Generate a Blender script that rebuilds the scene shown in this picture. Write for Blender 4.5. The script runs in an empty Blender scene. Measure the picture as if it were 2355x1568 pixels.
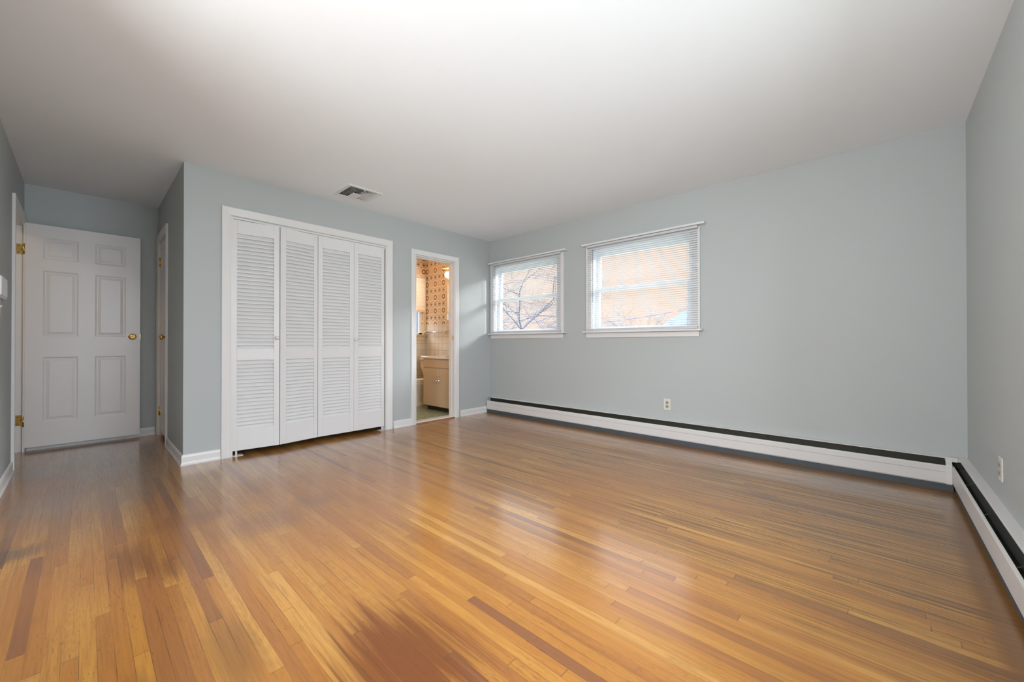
import bpy, bmesh, math, random
from mathutils import Vector, Matrix
random.seed(7)
S = bpy.context.scene
COL = S.collection
W1, D, W2, L, H = 3.417, 1.627, 4.332, 4.524, 2.44

# ------------------------------------------------------------------ camera
cd = bpy.data.cameras.new('camera'); cam = bpy.data.objects.new('camera', cd); COL.objects.link(cam)
yaw, pit, rol = .8246, .00507, -.00051
fw = Vector((math.sin(yaw)*math.cos(pit), math.cos(yaw)*math.cos(pit), math.sin(pit)))
rt = Vector((math.cos(yaw), -math.sin(yaw), 0)); up = rt.cross(fw)
r2 = rt*math.cos(rol)+up*math.sin(rol); u2 = up*math.cos(rol)-rt*math.sin(rol)
M = Matrix((r2, u2, -fw)).transposed().to_4x4(); M.translation = (-3.958, -4.0916, .9806)
cam.matrix_world = M
cd.sensor_width = 36; cd.lens = 909.97/2355*36; cd.clip_start = .02; cd.clip_end = 300
S.camera = cam

# ------------------------------------------------------------------ colour management, sky, daylight
S.view_settings.view_transform = 'Standard'; S.view_settings.look = 'None'
S.view_settings.gamma = 1; S.view_settings.exposure = -.10; S.view_settings.use_curve_mapping = False
w = bpy.data.worlds.new('evening_sky'); S.world = w; w.use_nodes = True
nt = w.node_tree; bg = nt.nodes['Background']
tc = nt.nodes.new('ShaderNodeTexCoord')
sp = nt.nodes.new('ShaderNodeSeparateXYZ'); nt.links.new(tc.outputs['Generated'], sp.inputs[0])
cr = nt.nodes.new('ShaderNodeValToRGB')      # peach low over the houses, bright pale blue cloud higher up
cr.color_ramp.elements[0].position = .25; cr.color_ramp.elements[0].color = (1, .82, .70, 1)
cr.color_ramp.elements[1].position = .36; cr.color_ramp.elements[1].color = (.90, .95, 1, 1)
nt.links.new(sp.outputs[2], cr.inputs[0]); nt.links.new(cr.outputs[0], bg.inputs[0])
ms = nt.nodes.new('ShaderNodeMapRange'); ms.interpolation_type = 'SMOOTHSTEP'
for i_, v_ in enumerate((.25, .42, 1.18, 9)): ms.inputs[i_+1].default_value = v_
nt.links.new(sp.outputs[2], ms.inputs[0]); nt.links.new(ms.outputs[0], bg.inputs[1])

def sun(name, d, e, col, ang):
    l = bpy.data.lights.new(name, 'SUN'); l.energy = e; l.color = col; l.angle = math.radians(ang)
    o = bpy.data.objects.new(name, l); COL.objects.link(o)
    o.rotation_euler = Vector(d).to_track_quat('-Z', 'Y').to_euler(); return o
sun('hazy_sun', (-.60, 1, -.34), 7.5, (.93, .96, 1), 12)
def area(name, loc, d, sx, sy, e, col, portal=False, spread=180):
    l = bpy.data.lights.new(name, 'AREA'); l.shape = 'RECTANGLE'; l.size = sx; l.size_y = sy; l.energy = e; l.color = col
    l.cycles.is_portal = portal; l.spread = math.radians(spread)
    o = bpy.data.objects.new(name, l); COL.objects.link(o); o.location = loc
    o.rotation_euler = Vector(d).to_track_quat('-Z', 'Y').to_euler(); return o
# daylight arriving through the windows of this room
area('daylight_portal', (.15, -.65, 1.57), (-1, 0, 0), 1.1, .92, 1, (1, 1, 1), True)
area('daylight_portal', (.15, -2.235, 1.57), (-1, 0, 0), 1.1, .92, 1, (1, 1, 1), True)
# fill daylight added outside the two added windows, south and west, behind the photographer
area('south_window_fill', (-2.75, -L-1.7, 2.0), (0, 1, 0), 4.6, 2.2, 460, (.78, .89, 1))
area('west_window_fill', (-W2-1.3, -2.25, 1.3), (1, 0, 0), 2.9, 2.4, 340, (.90, .95, 1))

# ------------------------------------------------------------------ material helpers
def N(nt, t, **k):
    n = nt.nodes.new('ShaderNode'+t)
    for a, b in k.items():
        if a == 'op': n.operation = b
        elif a.startswith('i'): 
            n.inputs[int(a[1:])].default_value = b
        else: setattr(n, a, b)
    return n
def mth(nt, op, a, b=0., c=0.):
    n = nt.nodes.new('ShaderNodeMath'); n.operation = op
    for i, v in enumerate((a, b, c)):
        if hasattr(v, 'name') and hasattr(v, 'links'): nt.links.new(v, n.inputs[i])
        else: n.inputs[i].default_value = v
    return n.outputs[0]
def mix(nt, f, a, b, mode='MIX'):
    n = nt.nodes.new('ShaderNodeMix'); n.data_type = 'RGBA'; n.blend_type = mode
    for i, v in ((0, f), (6, a), (7, b)):
        if hasattr(v, 'links'): nt.links.new(v, n.inputs[i])
        else: n.inputs[i].default_value = (*v, 1) if isinstance(v, tuple) and len(v) == 3 else v
    return n.outputs[2]
def mat(name, col, rough=.5, metal=0, var=.03, scale=6, bump=0, bscale=200, coat=0, emit=None, es=0, ior=1.5):
    m = bpy.data.materials.new(name); m.use_nodes = True; nt = m.node_tree; p = nt.nodes['Principled BSDF']
    tc = N(nt, 'TexCoord'); no = N(nt, 'TexNoise'); no.inputs['Scale'].default_value = scale; no.inputs['Detail'].default_value = 3
    nt.links.new(tc.outputs['Object'], no.inputs['Vector'])
    lo = tuple(c*(1-var) for c in col); hi = tuple(min(1, c*(1+var)) for c in col)
    nt.links.new(mix(nt, no.outputs[0], lo, hi), p.inputs['Base Color'])
    p.inputs['Roughness'].default_value = rough; p.inputs['Metallic'].default_value = metal
    p.inputs['Coat Weight'].default_value = coat; p.inputs['IOR'].default_value = ior
    if bump:
        b2 = N(nt, 'TexNoise'); b2.inputs['Scale'].default_value = bscale; nt.links.new(tc.outputs['Object'], b2.inputs['Vector'])
        bp = N(nt, 'Bump'); bp.inputs['Strength'].default_value = bump; bp.inputs['Distance'].default_value = .002
        nt.links.new(b2.outputs[0], bp.inputs['Height']); nt.links.new(bp.outputs[0], p.inputs['Normal'])
    if emit: p.inputs['Emission Color'].default_value = (*emit, 1); p.inputs['Emission Strength'].default_value = es
    return m
PAINT = mat('wall_paint', (.475, .50, .49), .55, var=.012, scale=1.5, bump=.08, bscale=350)
CEIL = mat('ceiling_paint', (.90, .925, .955), .8, var=.01, scale=1.2, bump=.06, bscale=300)
TRIM = mat('white_trim_paint', (.78, .76, .74), .35, var=.015, scale=5, bump=.04, bscale=90)
DOORP = mat('white_door_paint', (.80, .775, .76), .33, var=.015, scale=4)
CLOSETP = mat('louver_paint', (.78, .765, .75), .4, var=.02, scale=6)
VINYL = mat('white_vinyl', (.80, .83, .85), .3, var=.01)
SLAT = mat('blind_slat_paint', (.60, .60, .62), .4, var=.02)
CORD = mat('blind_cord', (.75, .74, .72), .7)
BRASS = mat('polished_brass', (.80, .55, .18), .22, 1, var=.08, scale=40)
CHROME = mat('chrome', (.75, .75, .76), .15, 1)
METALW = mat('white_enamel', (.72, .69, .665), .38, var=.03, scale=3)
DARK = mat('dark_heater_interior', (.035, .033, .022), .6, var=.2, scale=15)
FIN = mat('heater_fin_metal', (.10, .10, .085), .5, .5, var=.15, scale=20)
GREYM = mat('dark_metal_base', (.075, .085, .095), .6, var=.2, scale=10)
VOID = mat('dark_gap', (.012, .01, .009), .9)
OUTLET = mat('ivory_plastic', (.74, .70, .63), .35)
OUTD = mat('ivory_receptacle_dark_plastic', (.42, .37, .30), .4)  # darker ivory tone for receptacles, screws and thermostat vent slots
PLAST = mat('white_plastic', (.85, .86, .90), .35)
VANP = mat('vanity_tan_paint', (.60, .46, .30), .4, var=.03)
COUNT = mat('vanity_counter', (.86, .80, .72), .15, var=.03, coat=.4)
PORC = mat('toilet_porcelain', (.84, .74, .60), .1, var=.01, coat=.5)
CREAM = mat('cream_woodwork', (.78, .62, .42), .4)
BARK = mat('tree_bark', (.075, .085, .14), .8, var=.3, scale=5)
GRASS = mat('winter_lawn', (.16, .17, .12), .9, var=.2, scale=1)
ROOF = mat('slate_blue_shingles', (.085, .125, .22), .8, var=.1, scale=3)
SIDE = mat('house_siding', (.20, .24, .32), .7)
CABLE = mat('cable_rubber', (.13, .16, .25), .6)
BULB = mat('frosted_bulb', (1, .9, .75), .4, emit=(1, .74, .45), es=7)
MIRROR = mat('mirror_glass', (.85, .85, .83), .03, 1, var=0)
WOODJ = mat('oak_threshold', (.38, .18, .08), .4, var=.2, scale=25)
MARBLE = mat('marble_saddle', (.80, .76, .72), .2, var=.05, scale=12)
HALL = mat('hall_paint', (.66, .58, .47), .6)

def glass():
    m = bpy.data.materials.new('window_glass'); m.use_nodes = True; nt = m.node_tree; nt.nodes.remove(nt.nodes['Principled BSDF'])
    t = N(nt, 'BsdfTransparent'); t.inputs[0].default_value = (.97, .975, .98, 1)
    g = N(nt, 'BsdfGlossy'); g.inputs['Roughness'].default_value = .02
    f = N(nt, 'Fresnel'); f.inputs[0].default_value = 1.45
    ms = N(nt, 'MixShader'); ge = N(nt, 'NewGeometry'); nt.links.new(mth(nt, 'MULTIPLY', f.outputs[0], mth(nt, 'SUBTRACT', 1., ge.outputs['Backfacing'])), ms.inputs[0]); nt.links.new(t.outputs[0], ms.inputs[1]); nt.links.new(g.outputs[0], ms.inputs[2])
    nt.links.new(ms.outputs[0], nt.nodes['Material Output'].inputs[0]); return m
GLASS = glass()

def floor_mat():
    m = bpy.data.materials.new('oak_strip_floor'); m.use_nodes = True; nt = m.node_tree; p = nt.nodes['Principled BSDF']; K = nt.links.new
    tc = N(nt, 'TexCoord'); sx = N(nt, 'SeparateXYZ'); K(tc.outputs['Object'], sx.inputs[0]); X, Y = sx.outputs[0], sx.outputs[1]
    rx = mth(nt, 'DIVIDE', X, .0385); row = mth(nt, 'FLOOR', rx); fx = mth(nt, 'FRACT', rx)
    wn = N(nt, 'TexWhiteNoise', noise_dimensions='1D'); K(row, wn.inputs['W'])
    wn2 = N(nt, 'TexWhiteNoise', noise_dimensions='1D'); K(mth(nt, 'ADD', row, 57.3), wn2.inputs['W'])
    ln = mth(nt, 'MULTIPLY_ADD', wn2.outputs[0], 1.2, .75)
    ry = mth(nt, 'DIVIDE', mth(nt, 'ADD', Y, mth(nt, 'MULTIPLY', wn.outputs[0], 9.)), ln)
    brd = mth(nt, 'FLOOR', ry); fy = mth(nt, 'FRACT', ry)
    cv = N(nt, 'CombineXYZ'); K(row, cv.inputs[0]); K(brd, cv.inputs[1])
    idn = N(nt, 'TexWhiteNoise', noise_dimensions='2D'); K(cv.outputs[0], idn.inputs['Vector'])
    ramp = N(nt, 'ValToRGB'); e = ramp.color_ramp.elements
    e[0].position = 0; e[0].color = (.21, .092, .048, 1); e[1].position = 1; e[1].color = (.57, .315, .115, 1)
    for ps, c in ((.10, (.33, .145, .058, 1)), (.28, (.42, .192, .066, 1)), (.60, (.46, .222, .074, 1)), (.85, (.51, .262, .088, 1))):
        q = e.new(ps); q.color = c
    K(idn.outputs[0], ramp.inputs[0])
    # grain, shifted per board
    off = mth(nt, 'MULTIPLY', idn.outputs[0], 37.)
    def stretched(sxv, syv, detail=4, rough=.6, dist=0.):
        c = N(nt, 'CombineXYZ'); K(mth(nt, 'MULTIPLY', X, sxv), c.inputs[0]); K(mth(nt, 'MULTIPLY', Y, syv), c.inputs[1]); K(off, c.inputs[2])
        n = N(nt, 'TexNoise'); n.inputs['Scale'].default_value = 1; n.inputs['Detail'].default_value = detail
        n.inputs['Roughness'].default_value = rough; n.inputs['Distortion'].default_value = dist
        K(c.outputs[0], n.inputs['Vector']); return n.outputs[0]
    g1 = stretched(170, 5, 4, .65, .4); g2 = stretched(45, 1.6, 3, .6, .8); spk = stretched(240, 28, 2)
    def free(sc, detail=2, o=(0, 0, 0)):
        mp = N(nt, 'Mapping'); mp.inputs['Location'].default_value = o; K(tc.outputs['Object'], mp.inputs[0])
        n = N(nt, 'TexNoise'); n.inputs['Scale'].default_value = sc; n.inputs['Detail'].default_value = detail; K(mp.outputs[0], n.inputs['Vector']); return n.outputs[0]
    def mr(v, a, b, c=0., d=1.):
        n = N(nt, 'MapRange'); n.interpolation_type = 'SMOOTHSTEP'; K(v, n.inputs[0])
        for i, q in enumerate((a, b, c, d)): n.inputs[i+1].default_value = q
        return n.outputs[0]
    col = ramp.outputs[0]
    col = mix(nt, mr(g1, .40, .72, 0, .42), col, (.22, .085, .03))
    col = mix(nt, mr(g2, .52, .75, 0, .45), col, (.24, .10, .045))
    # cathedral figure on some boards
    wv = N(nt, 'TexWave', wave_type='RINGS', rings_direction='Z'); wv.inputs['Scale'].default_value = 14; wv.inputs['Distortion'].default_value = 5; wv.inputs['Detail'].default_value = 2
    c = N(nt, 'CombineXYZ'); K(mth(nt, 'MULTIPLY', mth(nt, 'SUBTRACT', fx, .5), .25), c.inputs[0]); K(mth(nt, 'MULTIPLY', Y, .35), c.inputs[1]); K(off, c.inputs[2]); K(c.outputs[0], wv.inputs['Vector'])
    sel = mth(nt, 'GREATER_THAN', mth(nt, 'FRACT', mth(nt, 'MULTIPLY', idn.outputs[0], 13.7)), .62)
    col = mix(nt, mth(nt, 'MULTIPLY', mth(nt, 'MULTIPLY', wv.outputs[1], sel), .16), col, (.24, .10, .035))
    # worn open grain near the south-east corner: dark parallel streaks
    wear = mth(nt, 'MULTIPLY', mr(X, -3.0, -1.3), mr(mth(nt, 'MULTIPLY', Y, -1.), .8, 2.8))
    wear = mth(nt, 'MULTIPLY', wear, mr(free(1.3, 3), .30, .55, .6, 1.))
    col = mix(nt, mth(nt, 'MULTIPLY', wear, .35), col, (.60, .32, .09))
    st = stretched(78, 1.1, 4, .7, .3)
    col = mix(nt, mth(nt, 'MULTIPLY', wear, mr(st, .49, .57, 0, .95)), col, (.11, .050, .016))
    bun = stretched(7, .45, 2)
    col = mix(nt, mth(nt, 'MULTIPLY', wear, mr(bun, .56, .68, 0, .7)), col, (.13, .065, .025))
    gr = mth(nt, 'MULTIPLY', mth(nt, 'MULTIPLY', mr(X, -2.0, -.5), mr(mth(nt, 'MULTIPLY', Y, -1.), 2.6, 4.)), mr(free(2.2, 4, (3, 1, 0)), .5, .68, 0, .6))
    col = mix(nt, gr, col, (.19, .135, .075))
    # walked-on bluish grey film by the doorway, reddish varnish beside it
    al = mth(nt, 'MULTIPLY', mr(X, -3.4, -3.75), mr(Y, -1.3, -.2))
    col = mix(nt, mth(nt, 'MULTIPLY', al, mr(free(3, 4, (5, 0, 0)), .35, .65, .35, .85)), col, (.27, .19, .135))
    red = mr(free(.75, 2, (1.5, 2.2, 0)), .46, .64, 0, .6)
    col = mix(nt, red, col, (.37, .155, .055))
    # shaped stains
    def blob(cx, cy, rx_, ry_, ed=.35):
        a = mth(nt, 'DIVIDE', mth(nt, 'SUBTRACT', X, cx), rx_); b = mth(nt, 'DIVIDE', mth(nt, 'SUBTRACT', Y, cy), ry_)
        d = mth(nt, 'SQRT', mth(nt, 'ADD', mth(nt, 'MULTIPLY', a, a), mth(nt, 'MULTIPLY', b, b)))
        d = mth(nt, 'ADD', d, mth(nt, 'MULTIPLY', mth(nt, 'SUBTRACT', g2, .5), 1.6)); d = mth(nt, 'ADD', d, mth(nt, 'MULTIPLY', mth(nt, 'SUBTRACT', st, .5), .8))
        return mr(d, 1.15, ed)
    for cx, cy, a, b, s, c3 in ((-3.27, -3.02, .22, .40, .9, (.15, .045, .015)), (-3.80, -1.62, .10, .26, .75, (.19, .075, .028)), (-3.70, -1.80, .05, .18, .7, (.16, .06, .025)),
                                (-3.55, -1.28, .20, .13, .6, (.26, .11, .045)), (-4.20, -1.15, .14, .12, .7, (.10, .06, .045)), (-3.28, -1.62, .22, .20, .45, (.24, .12, .07)),
                                (-2.97, -1.50, .16, .16, .5, (.22, .11, .06)), (-3.63, -2.55, .07, .25, .5, (.18, .09, .03)), (-3.86, -2.62, .05, .2, .5, (.2, .09, .03)), (-.45, -3.9, .22, .3, .5, (.15, .11, .08))):
        col = mix(nt, mth(nt, 'MULTIPLY', blob(cx, cy, a, b), s), col, c3)
    spots = mth(nt, 'MULTIPLY', mr(spk, .60, .70, 0, .7), mr(free(2.2, 2, (0, 4, 0)), .44, .62))
    col = mix(nt, spots, col, (.16, .07, .03))
    # unworn amber strip where the boards meet the heaters
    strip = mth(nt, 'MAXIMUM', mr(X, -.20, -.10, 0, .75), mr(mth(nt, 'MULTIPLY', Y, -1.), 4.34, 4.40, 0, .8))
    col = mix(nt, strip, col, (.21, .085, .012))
    # joints
    ex = mth(nt, 'MINIMUM', fx, mth(nt, 'SUBTRACT', 1., fx)); ey = mth(nt, 'MULTIPLY', mth(nt, 'MINIMUM', fy, mth(nt, 'SUBTRACT', 1., fy)), ln)
    jx = mr(ex, .014, .036, 1., 0.); jy = mr(ey, .0008, .0022, 1., 0.)
    jw = mr(free(2.6, 4, (7, 3, 0)), .42, .62, .12, 1.)
    j = mth(nt, 'MAXIMUM', mth(nt, 'MULTIPLY', jx, jw), mth(nt, 'MULTIPLY', jy, .85))
    col = mix(nt, mth(nt, 'MULTIPLY', j, .62), col, (.05, .022, .010))
    hs = N(nt, 'HueSaturation'); hs.inputs['Saturation'].default_value = 1.12; hs.inputs['Value'].default_value = .90; K(col, hs.inputs['Color'])
    K(hs.outputs[0], p.inputs['Base Color'])
    K(mth(nt, 'ADD', mr(g1, .3, .7, .24, .36), mth(nt, 'MULTIPLY', free(1.5, 3), .08)), p.inputs['Roughness'])
    p.inputs['Coat Weight'].default_value = 1; p.inputs['Coat Roughness'].default_value = .17; p.inputs['Coat IOR'].default_value = 1.5
    bp = N(nt, 'Bump'); bp.inputs['Strength'].default_value = .25; bp.inputs['Distance'].default_value = .0015
    K(mth(nt, 'SUBTRACT', mth(nt, 'MULTIPLY', g1, .25), j), bp.inputs['Height']); K(bp.outputs[0], p.inputs['Normal'])
    return m
FLOOR = floor_mat()

def uv_plane(nt, axis):      # returns (horizontal, vertical) object coordinates on a wall
    tc = N(nt, 'TexCoord'); s = N(nt, 'SeparateXYZ'); nt.links.new(tc.outputs['Object'], s.inputs[0])
    return s.outputs[axis], s.outputs[2], s.outputs[1 - axis if axis < 2 else 0]
def tile_mat(name, axis, size, c0, c1, grout, rough=.15, floor=False):
    m = bpy.data.materials.new(name); m.use_nodes = True; nt = m.node_tree; p = nt.nodes['Principled BSDF']
    tc = N(nt, 'TexCoord'); s = N(nt, 'SeparateXYZ'); nt.links.new(tc.outputs['Object'], s.inputs[0])
    U = mth(nt, 'DIVIDE', s.outputs[axis], size); V = mth(nt, 'DIVIDE', s.outputs[1 if floor else 2], size)
    c = N(nt, 'CombineXYZ'); nt.links.new(mth(nt, 'FLOOR', U), c.inputs[0]); nt.links.new(mth(nt, 'FLOOR', V), c.inputs[1])
    wn = N(nt, 'TexWhiteNoise', noise_dimensions='2D'); nt.links.new(c.outputs[0], wn.inputs['Vector'])
    a, b = mth(nt, 'FRACT', U), mth(nt, 'FRACT', V)
    e = mth(nt, 'MINIMUM', mth(nt, 'MINIMUM', a, mth(nt, 'SUBTRACT', 1., a)), mth(nt, 'MINIMUM', b, mth(nt, 'SUBTRACT', 1., b)))
    g = mth(nt, 'LESS_THAN', e, .035)
    nt.links.new(mix(nt, g, mix(nt, wn.outputs[0], c0, c1), grout), p.inputs['Base Color']); p.inputs['Roughness'].default_value = rough
    return m
def paper_mat(name, axis):
    m = bpy.data.materials.new(name); m.use_nodes = True; nt = m.node_tree; p = nt.nodes['Principled BSDF']; p.inputs['Roughness'].default_value = .55
    tc = N(nt, 'TexCoord'); s = N(nt, 'SeparateXYZ'); nt.links.new(tc.outputs['Object'], s.inputs[0])
    U = mth(nt, 'DIVIDE', s.outputs[axis], .112); V = mth(nt, 'DIVIDE', s.outputs[2], .112)
    pu, pv = mth(nt, 'FLOORED_MODULO', mth(nt, 'FLOOR', U), 2.), mth(nt, 'FLOORED_MODULO', mth(nt, 'FLOOR', V), 2.)
    a, b = mth(nt, 'SUBTRACT', mth(nt, 'FRACT', U), .5), mth(nt, 'SUBTRACT', mth(nt, 'FRACT', V), .5)
    r = mth(nt, 'SQRT', mth(nt, 'ADD', mth(nt, 'MULTIPLY', a, a), mth(nt, 'MULTIPLY', b, b)))
    sq = mth(nt, 'MAXIMUM', mth(nt, 'ABSOLUTE', a), mth(nt, 'ABSOLUTE', b))
    def band(v, c, h): return mth(nt, 'LESS_THAN', mth(nt, 'ABSOLUTE', mth(nt, 'SUBTRACT', v, c)), h)
    def dot(cx, cy, rad):
        x = mth(nt, 'SUBTRACT', mth(nt, 'ABSOLUTE', a), cx); y = mth(nt, 'SUBTRACT', mth(nt, 'ABSOLUTE', b), cy)
        return mth(nt, 'LESS_THAN', mth(nt, 'SQRT', mth(nt, 'ADD', mth(nt, 'MULTIPLY', x, x), mth(nt, 'MULTIPLY', y, y))), rad)
    def AND(x, y): return mth(nt, 'MULTIPLY', x, y)
    def NOT(x): return mth(nt, 'SUBTRACT', 1., x)
    bg_, brown, tan, dark = (.86, .74, .60), (.36, .17, .06), (.62, .42, .22), (.07, .035, .03)
    ring = band(r, .29, .10)
    ang = mth(nt, 'ARCTAN2', b, a); pet = mth(nt, 'MULTIPLY_ADD', mth(nt, 'COSINE', mth(nt, 'MULTIPLY', ang, 8.)), .07, .27)
    flower = mth(nt, 'LESS_THAN', mth(nt, 'ABSOLUTE', mth(nt, 'SUBTRACT', r, pet)), .05)
    dots = mth(nt, 'MAXIMUM', dot(.40, .40, .055), mth(nt, 'LESS_THAN', r, .13))
    sqr = mth(nt, 'MAXIMUM', band(sq, .36, .035), mth(nt, 'MAXIMUM', band(r, .18, .04), dot(.2, .2, .05)))
    col = mix(nt, AND(AND(ring, pu), pv), bg_, brown)
    col = mix(nt, AND(AND(sqr, NOT(pu)), pv), col, tan)
    col = mix(nt, AND(flower, NOT(pv)), col, brown)
    col = mix(nt, AND(dots, NOT(pv)), col, dark)
    nt.links.new(col, p.inputs['Base Color']); return m
PAPX, PAPY = paper_mat('brown_medallion_wallpaper', 0), paper_mat('brown_medallion_wallpaper', 1)
TILX = tile_mat('cream_wall_tile', 0, .108, (.74, .68, .55), (.80, .74, .62), (.55, .50, .42))
TILY = tile_mat('cream_wall_tile', 1, .108, (.74, .68, .58), (.80, .75, .66), (.55, .50, .44))
TILF = tile_mat('green_mosaic_tile', 0, .048, (.20, .25, .13), (.42, .47, .30), (.36, .38, .27), .3, True)

# ------------------------------------------------------------------ mesh helpers
class MB:
    def __init__(s): s.v = []; s.f = []; s.sm = []
    def add(s, vs, fs, smooth=False):
        o = len(s.v); s.v += [tuple(v) for v in vs]; s.f += [[i+o for i in f] for f in fs]; s.sm += [smooth]*len(fs); return s
    def box(s, x0, x1, y0, y1, z0, z1):
        x0, x1 = sorted((x0, x1)); y0, y1 = sorted((y0, y1)); z0, z1 = sorted((z0, z1))
        return s.add([(x0,y0,z0),(x1,y0,z0),(x1,y1,z0),(x0,y1,z0),(x0,y0,z1),(x1,y0,z1),(x1,y1,z1),(x0,y1,z1)],
                     [(0,3,2,1),(4,5,6,7),(0,1,5,4),(1,2,6,5),(2,3,7,6),(3,0,4,7)])
    def extr(s, poly, a, b, fn):      # closed 2D polygon extruded from a to b; fn(u, v, t) -> point
        n = len(poly); vs = [fn(u, v, a) for u, v in poly]+[fn(u, v, b) for u, v in poly]
        return s.add(vs, [list(range(n))[::-1], list(range(n, 2*n))]+[(i, (i+1) % n, n+(i+1) % n, n+i) for i in range(n)])
    def tube(s, pts, rad, n=10, cap=True):
        pts = [Vector(p) for p in pts]; rad = rad if isinstance(rad, (list, tuple)) else [rad]*len(pts); vs = []
        for i, p in enumerate(pts):
            t = (pts[min(i+1, len(pts)-1)]-pts[max(i-1, 0)]).normalized()
            h = Vector((0, 0, 1)) if abs(t.z) < .9 else Vector((1, 0, 0)); a = t.cross(h).normalized(); b = t.cross(a)
            vs += [p+(a*math.cos(2*math.pi*k/n)+b*math.sin(2*math.pi*k/n))*rad[i] for k in range(n)]
        fs = [(i*n+k, i*n+(k+1) % n, (i+1)*n+(k+1) % n, (i+1)*n+k) for i in range(len(pts)-1) for k in range(n)]
        if cap: fs += [list(range(n))[::-1], [(len(pts)-1)*n+k for k in range(n)]]
        return s.add(vs, fs, True)
    def lathe(s, prof, o, ax, n=24, sx=1, sy=1):   # prof [(r, h)] around axis ax at o
        ax = Vector(ax).normalized(); h = Vector((0, 0, 1)) if abs(ax.z) < .9 else Vector((1, 0, 0)); a = ax.cross(h).normalized(); b = ax.cross(a); o = Vector(o)
        vs = []
        for r, z in prof: vs += [o+ax*z+a*(r*sx*math.cos(2*math.pi*k/n))+b*(r*sy*math.sin(2*math.pi*k/n)) for k in range(n)]
        m = len(prof)
        fs = [(i*n+k, i*n+(k+1) % n, (i+1)*n+(k+1) % n, (i+1)*n+k) for i in range(m-1) for k in range(n)]+[list(range(n))[::-1], [(m-1)*n+k for k in range(n)]]
        return s.add(vs, fs, True)
    def build(s, name, m, parent=None, loc=None, bev=0):
        me = bpy.data.meshes.new(name); me.from_pydata(s.v, [], s.f)
        me.polygons.foreach_set('use_smooth', s.sm)
        b = bmesh.new(); b.from_mesh(me); bmesh.ops.recalc_face_normals(b, faces=b.faces); b.to_mesh(me); b.free()
        me.materials.append(m); o = bpy.data.objects.new(name, me); COL.objects.link(o)
        if parent: o.parent = parent
        if loc: o.location = loc
        if bev:
            q = o.modifiers.new('bevel', 'BEVEL'); q.width = bev; q.segments = 2; q.limit_method = 'ANGLE'; q.angle_limit = math.radians(40)
        return o
def tag(o, label, cat, kind=None, group=None):
    if label: o['label'] = label
    if cat: o['category'] = cat
    if kind: o['kind'] = kind
    if group: o['group'] = group
    return o
def empty(name, label, cat, loc=(0, 0, 0), rz=0, kind=None, group=None):
    o = bpy.data.objects.new(name, None); COL.objects.link(o); o.location = loc; o.rotation_euler = (0, 0, rz); o.empty_display_size = .1
    return tag(o, label, cat, kind, group)
def st(name, mb, m, label, cat, bev=0): return tag(mb.build(name, m, bev=bev), label, cat, 'structure')
def panel_wall(mb, fixed, a0, a1, z0, z1, holes, axis):
    """box wall with rectangular holes; fixed=(lo,hi) of the thickness axis"""
    cuts = sorted({a0, a1, *[h[0] for h in holes], *[h[1] for h in holes]})
    for p, q in zip(cuts, cuts[1:]):
        hs = sorted([(h[2], h[3]) for h in holes if h[0] <= p+1e-6 and h[1] >= q-1e-6]); z = z0
        for lo, hi in hs+[(z1, z1)]:
            if lo > z+1e-6:
                if axis == 'x': mb.box(p, q, fixed[0], fixed[1], z, lo)
                else: mb.box(fixed[0], fixed[1], p, q, z, lo)
            z = hi
    return mb

# ------------------------------------------------------------------ room shell
st('floor', MB().box(-W2-1.4, .0, -L-.02, .10, -.05, 0).box(-W2-1.4, -W1+.02, .10, D+.02, -.05, 0).box(-W1+.02, -1.50, .10, D+.02, -.05, 0), FLOOR, 'worn honey-brown oak strip floor with glossy varnish', 'floor')
vx0, vx1, vy0, vy1 = -2.28, -2.018, -.505, -.235
st('ceiling', MB().box(-W2-1.4, vx0, -L-.25, D+.2, H, H+.05).box(vx1, .2, -L-.25, D+.2, H, H+.05).box(vx0, vx1, -L-.25, vy0, H, H+.05).box(vx0, vx1, vy1, D+.2, H, H+.05),
   CEIL, 'smooth plain white painted ceiling', 'ceiling')
CL = (-3.10, -1.625, 0, 2.075); BA = (-1.245, -.64, 0, 2.045)
T = .10
st('wall_north', panel_wall(MB(), (0, T), -W1, 0, 0, H, [CL, BA], 'x'), PAINT, 'pale blue-grey wall holding the louvered closet and bathroom doorway', 'wall')
E1, E2 = (-1.20, -.10, 1.112, 2.045), (-2.785, -1.69, 1.112, 2.045)
st('wall_east', panel_wall(MB(), (0, .13), -L-.2, D+.2, 0, H, [E1, E2], 'y'), PAINT, 'grey wall with two windows above a long baseboard heater', 'wall')
SW = (-3.75, -1.75, .80, 2.10)
st('wall_south', panel_wall(MB(), (-L-.18, -L), -W2-.18, 0, 0, H, [SW], 'x'), PAINT, 'light grey wall at the far right edge of the room', 'wall')
WW = (-3.75, -2.05, .80, 2.10); DW = (.80, 1.60, 0, 2.06)
st('wall_west', panel_wall(MB(), (-W2-.12, -W2), -L, D, 0, H, [WW, DW], 'y'), PAINT, 'blue-grey wall at the far left edge with the entry doorway', 'wall')
AD = (.935, 1.535, 0, 2.06)
st('wall_alcove', panel_wall(MB(), (-W1, -W1+.10), T, D, 0, H, [AD], 'y'), PAINT, 'shaded side wall of the entry alcove with narrow closet door', 'wall')
st('wall_alcove_back', MB().box(-W2-1.5, -1.60, D, D+.18, 0, H), PAINT, 'shaded blue-grey wall behind the open six-panel door', 'wall')
BW = (-.90, -.075, 1.08, 2.10)
st('wall_outer', panel_wall(MB(), (D, D+.18), -1.60, 0, 0, H, [BW], 'x'), SIDE, 'outside wall behind the bathroom', 'wall')
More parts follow.
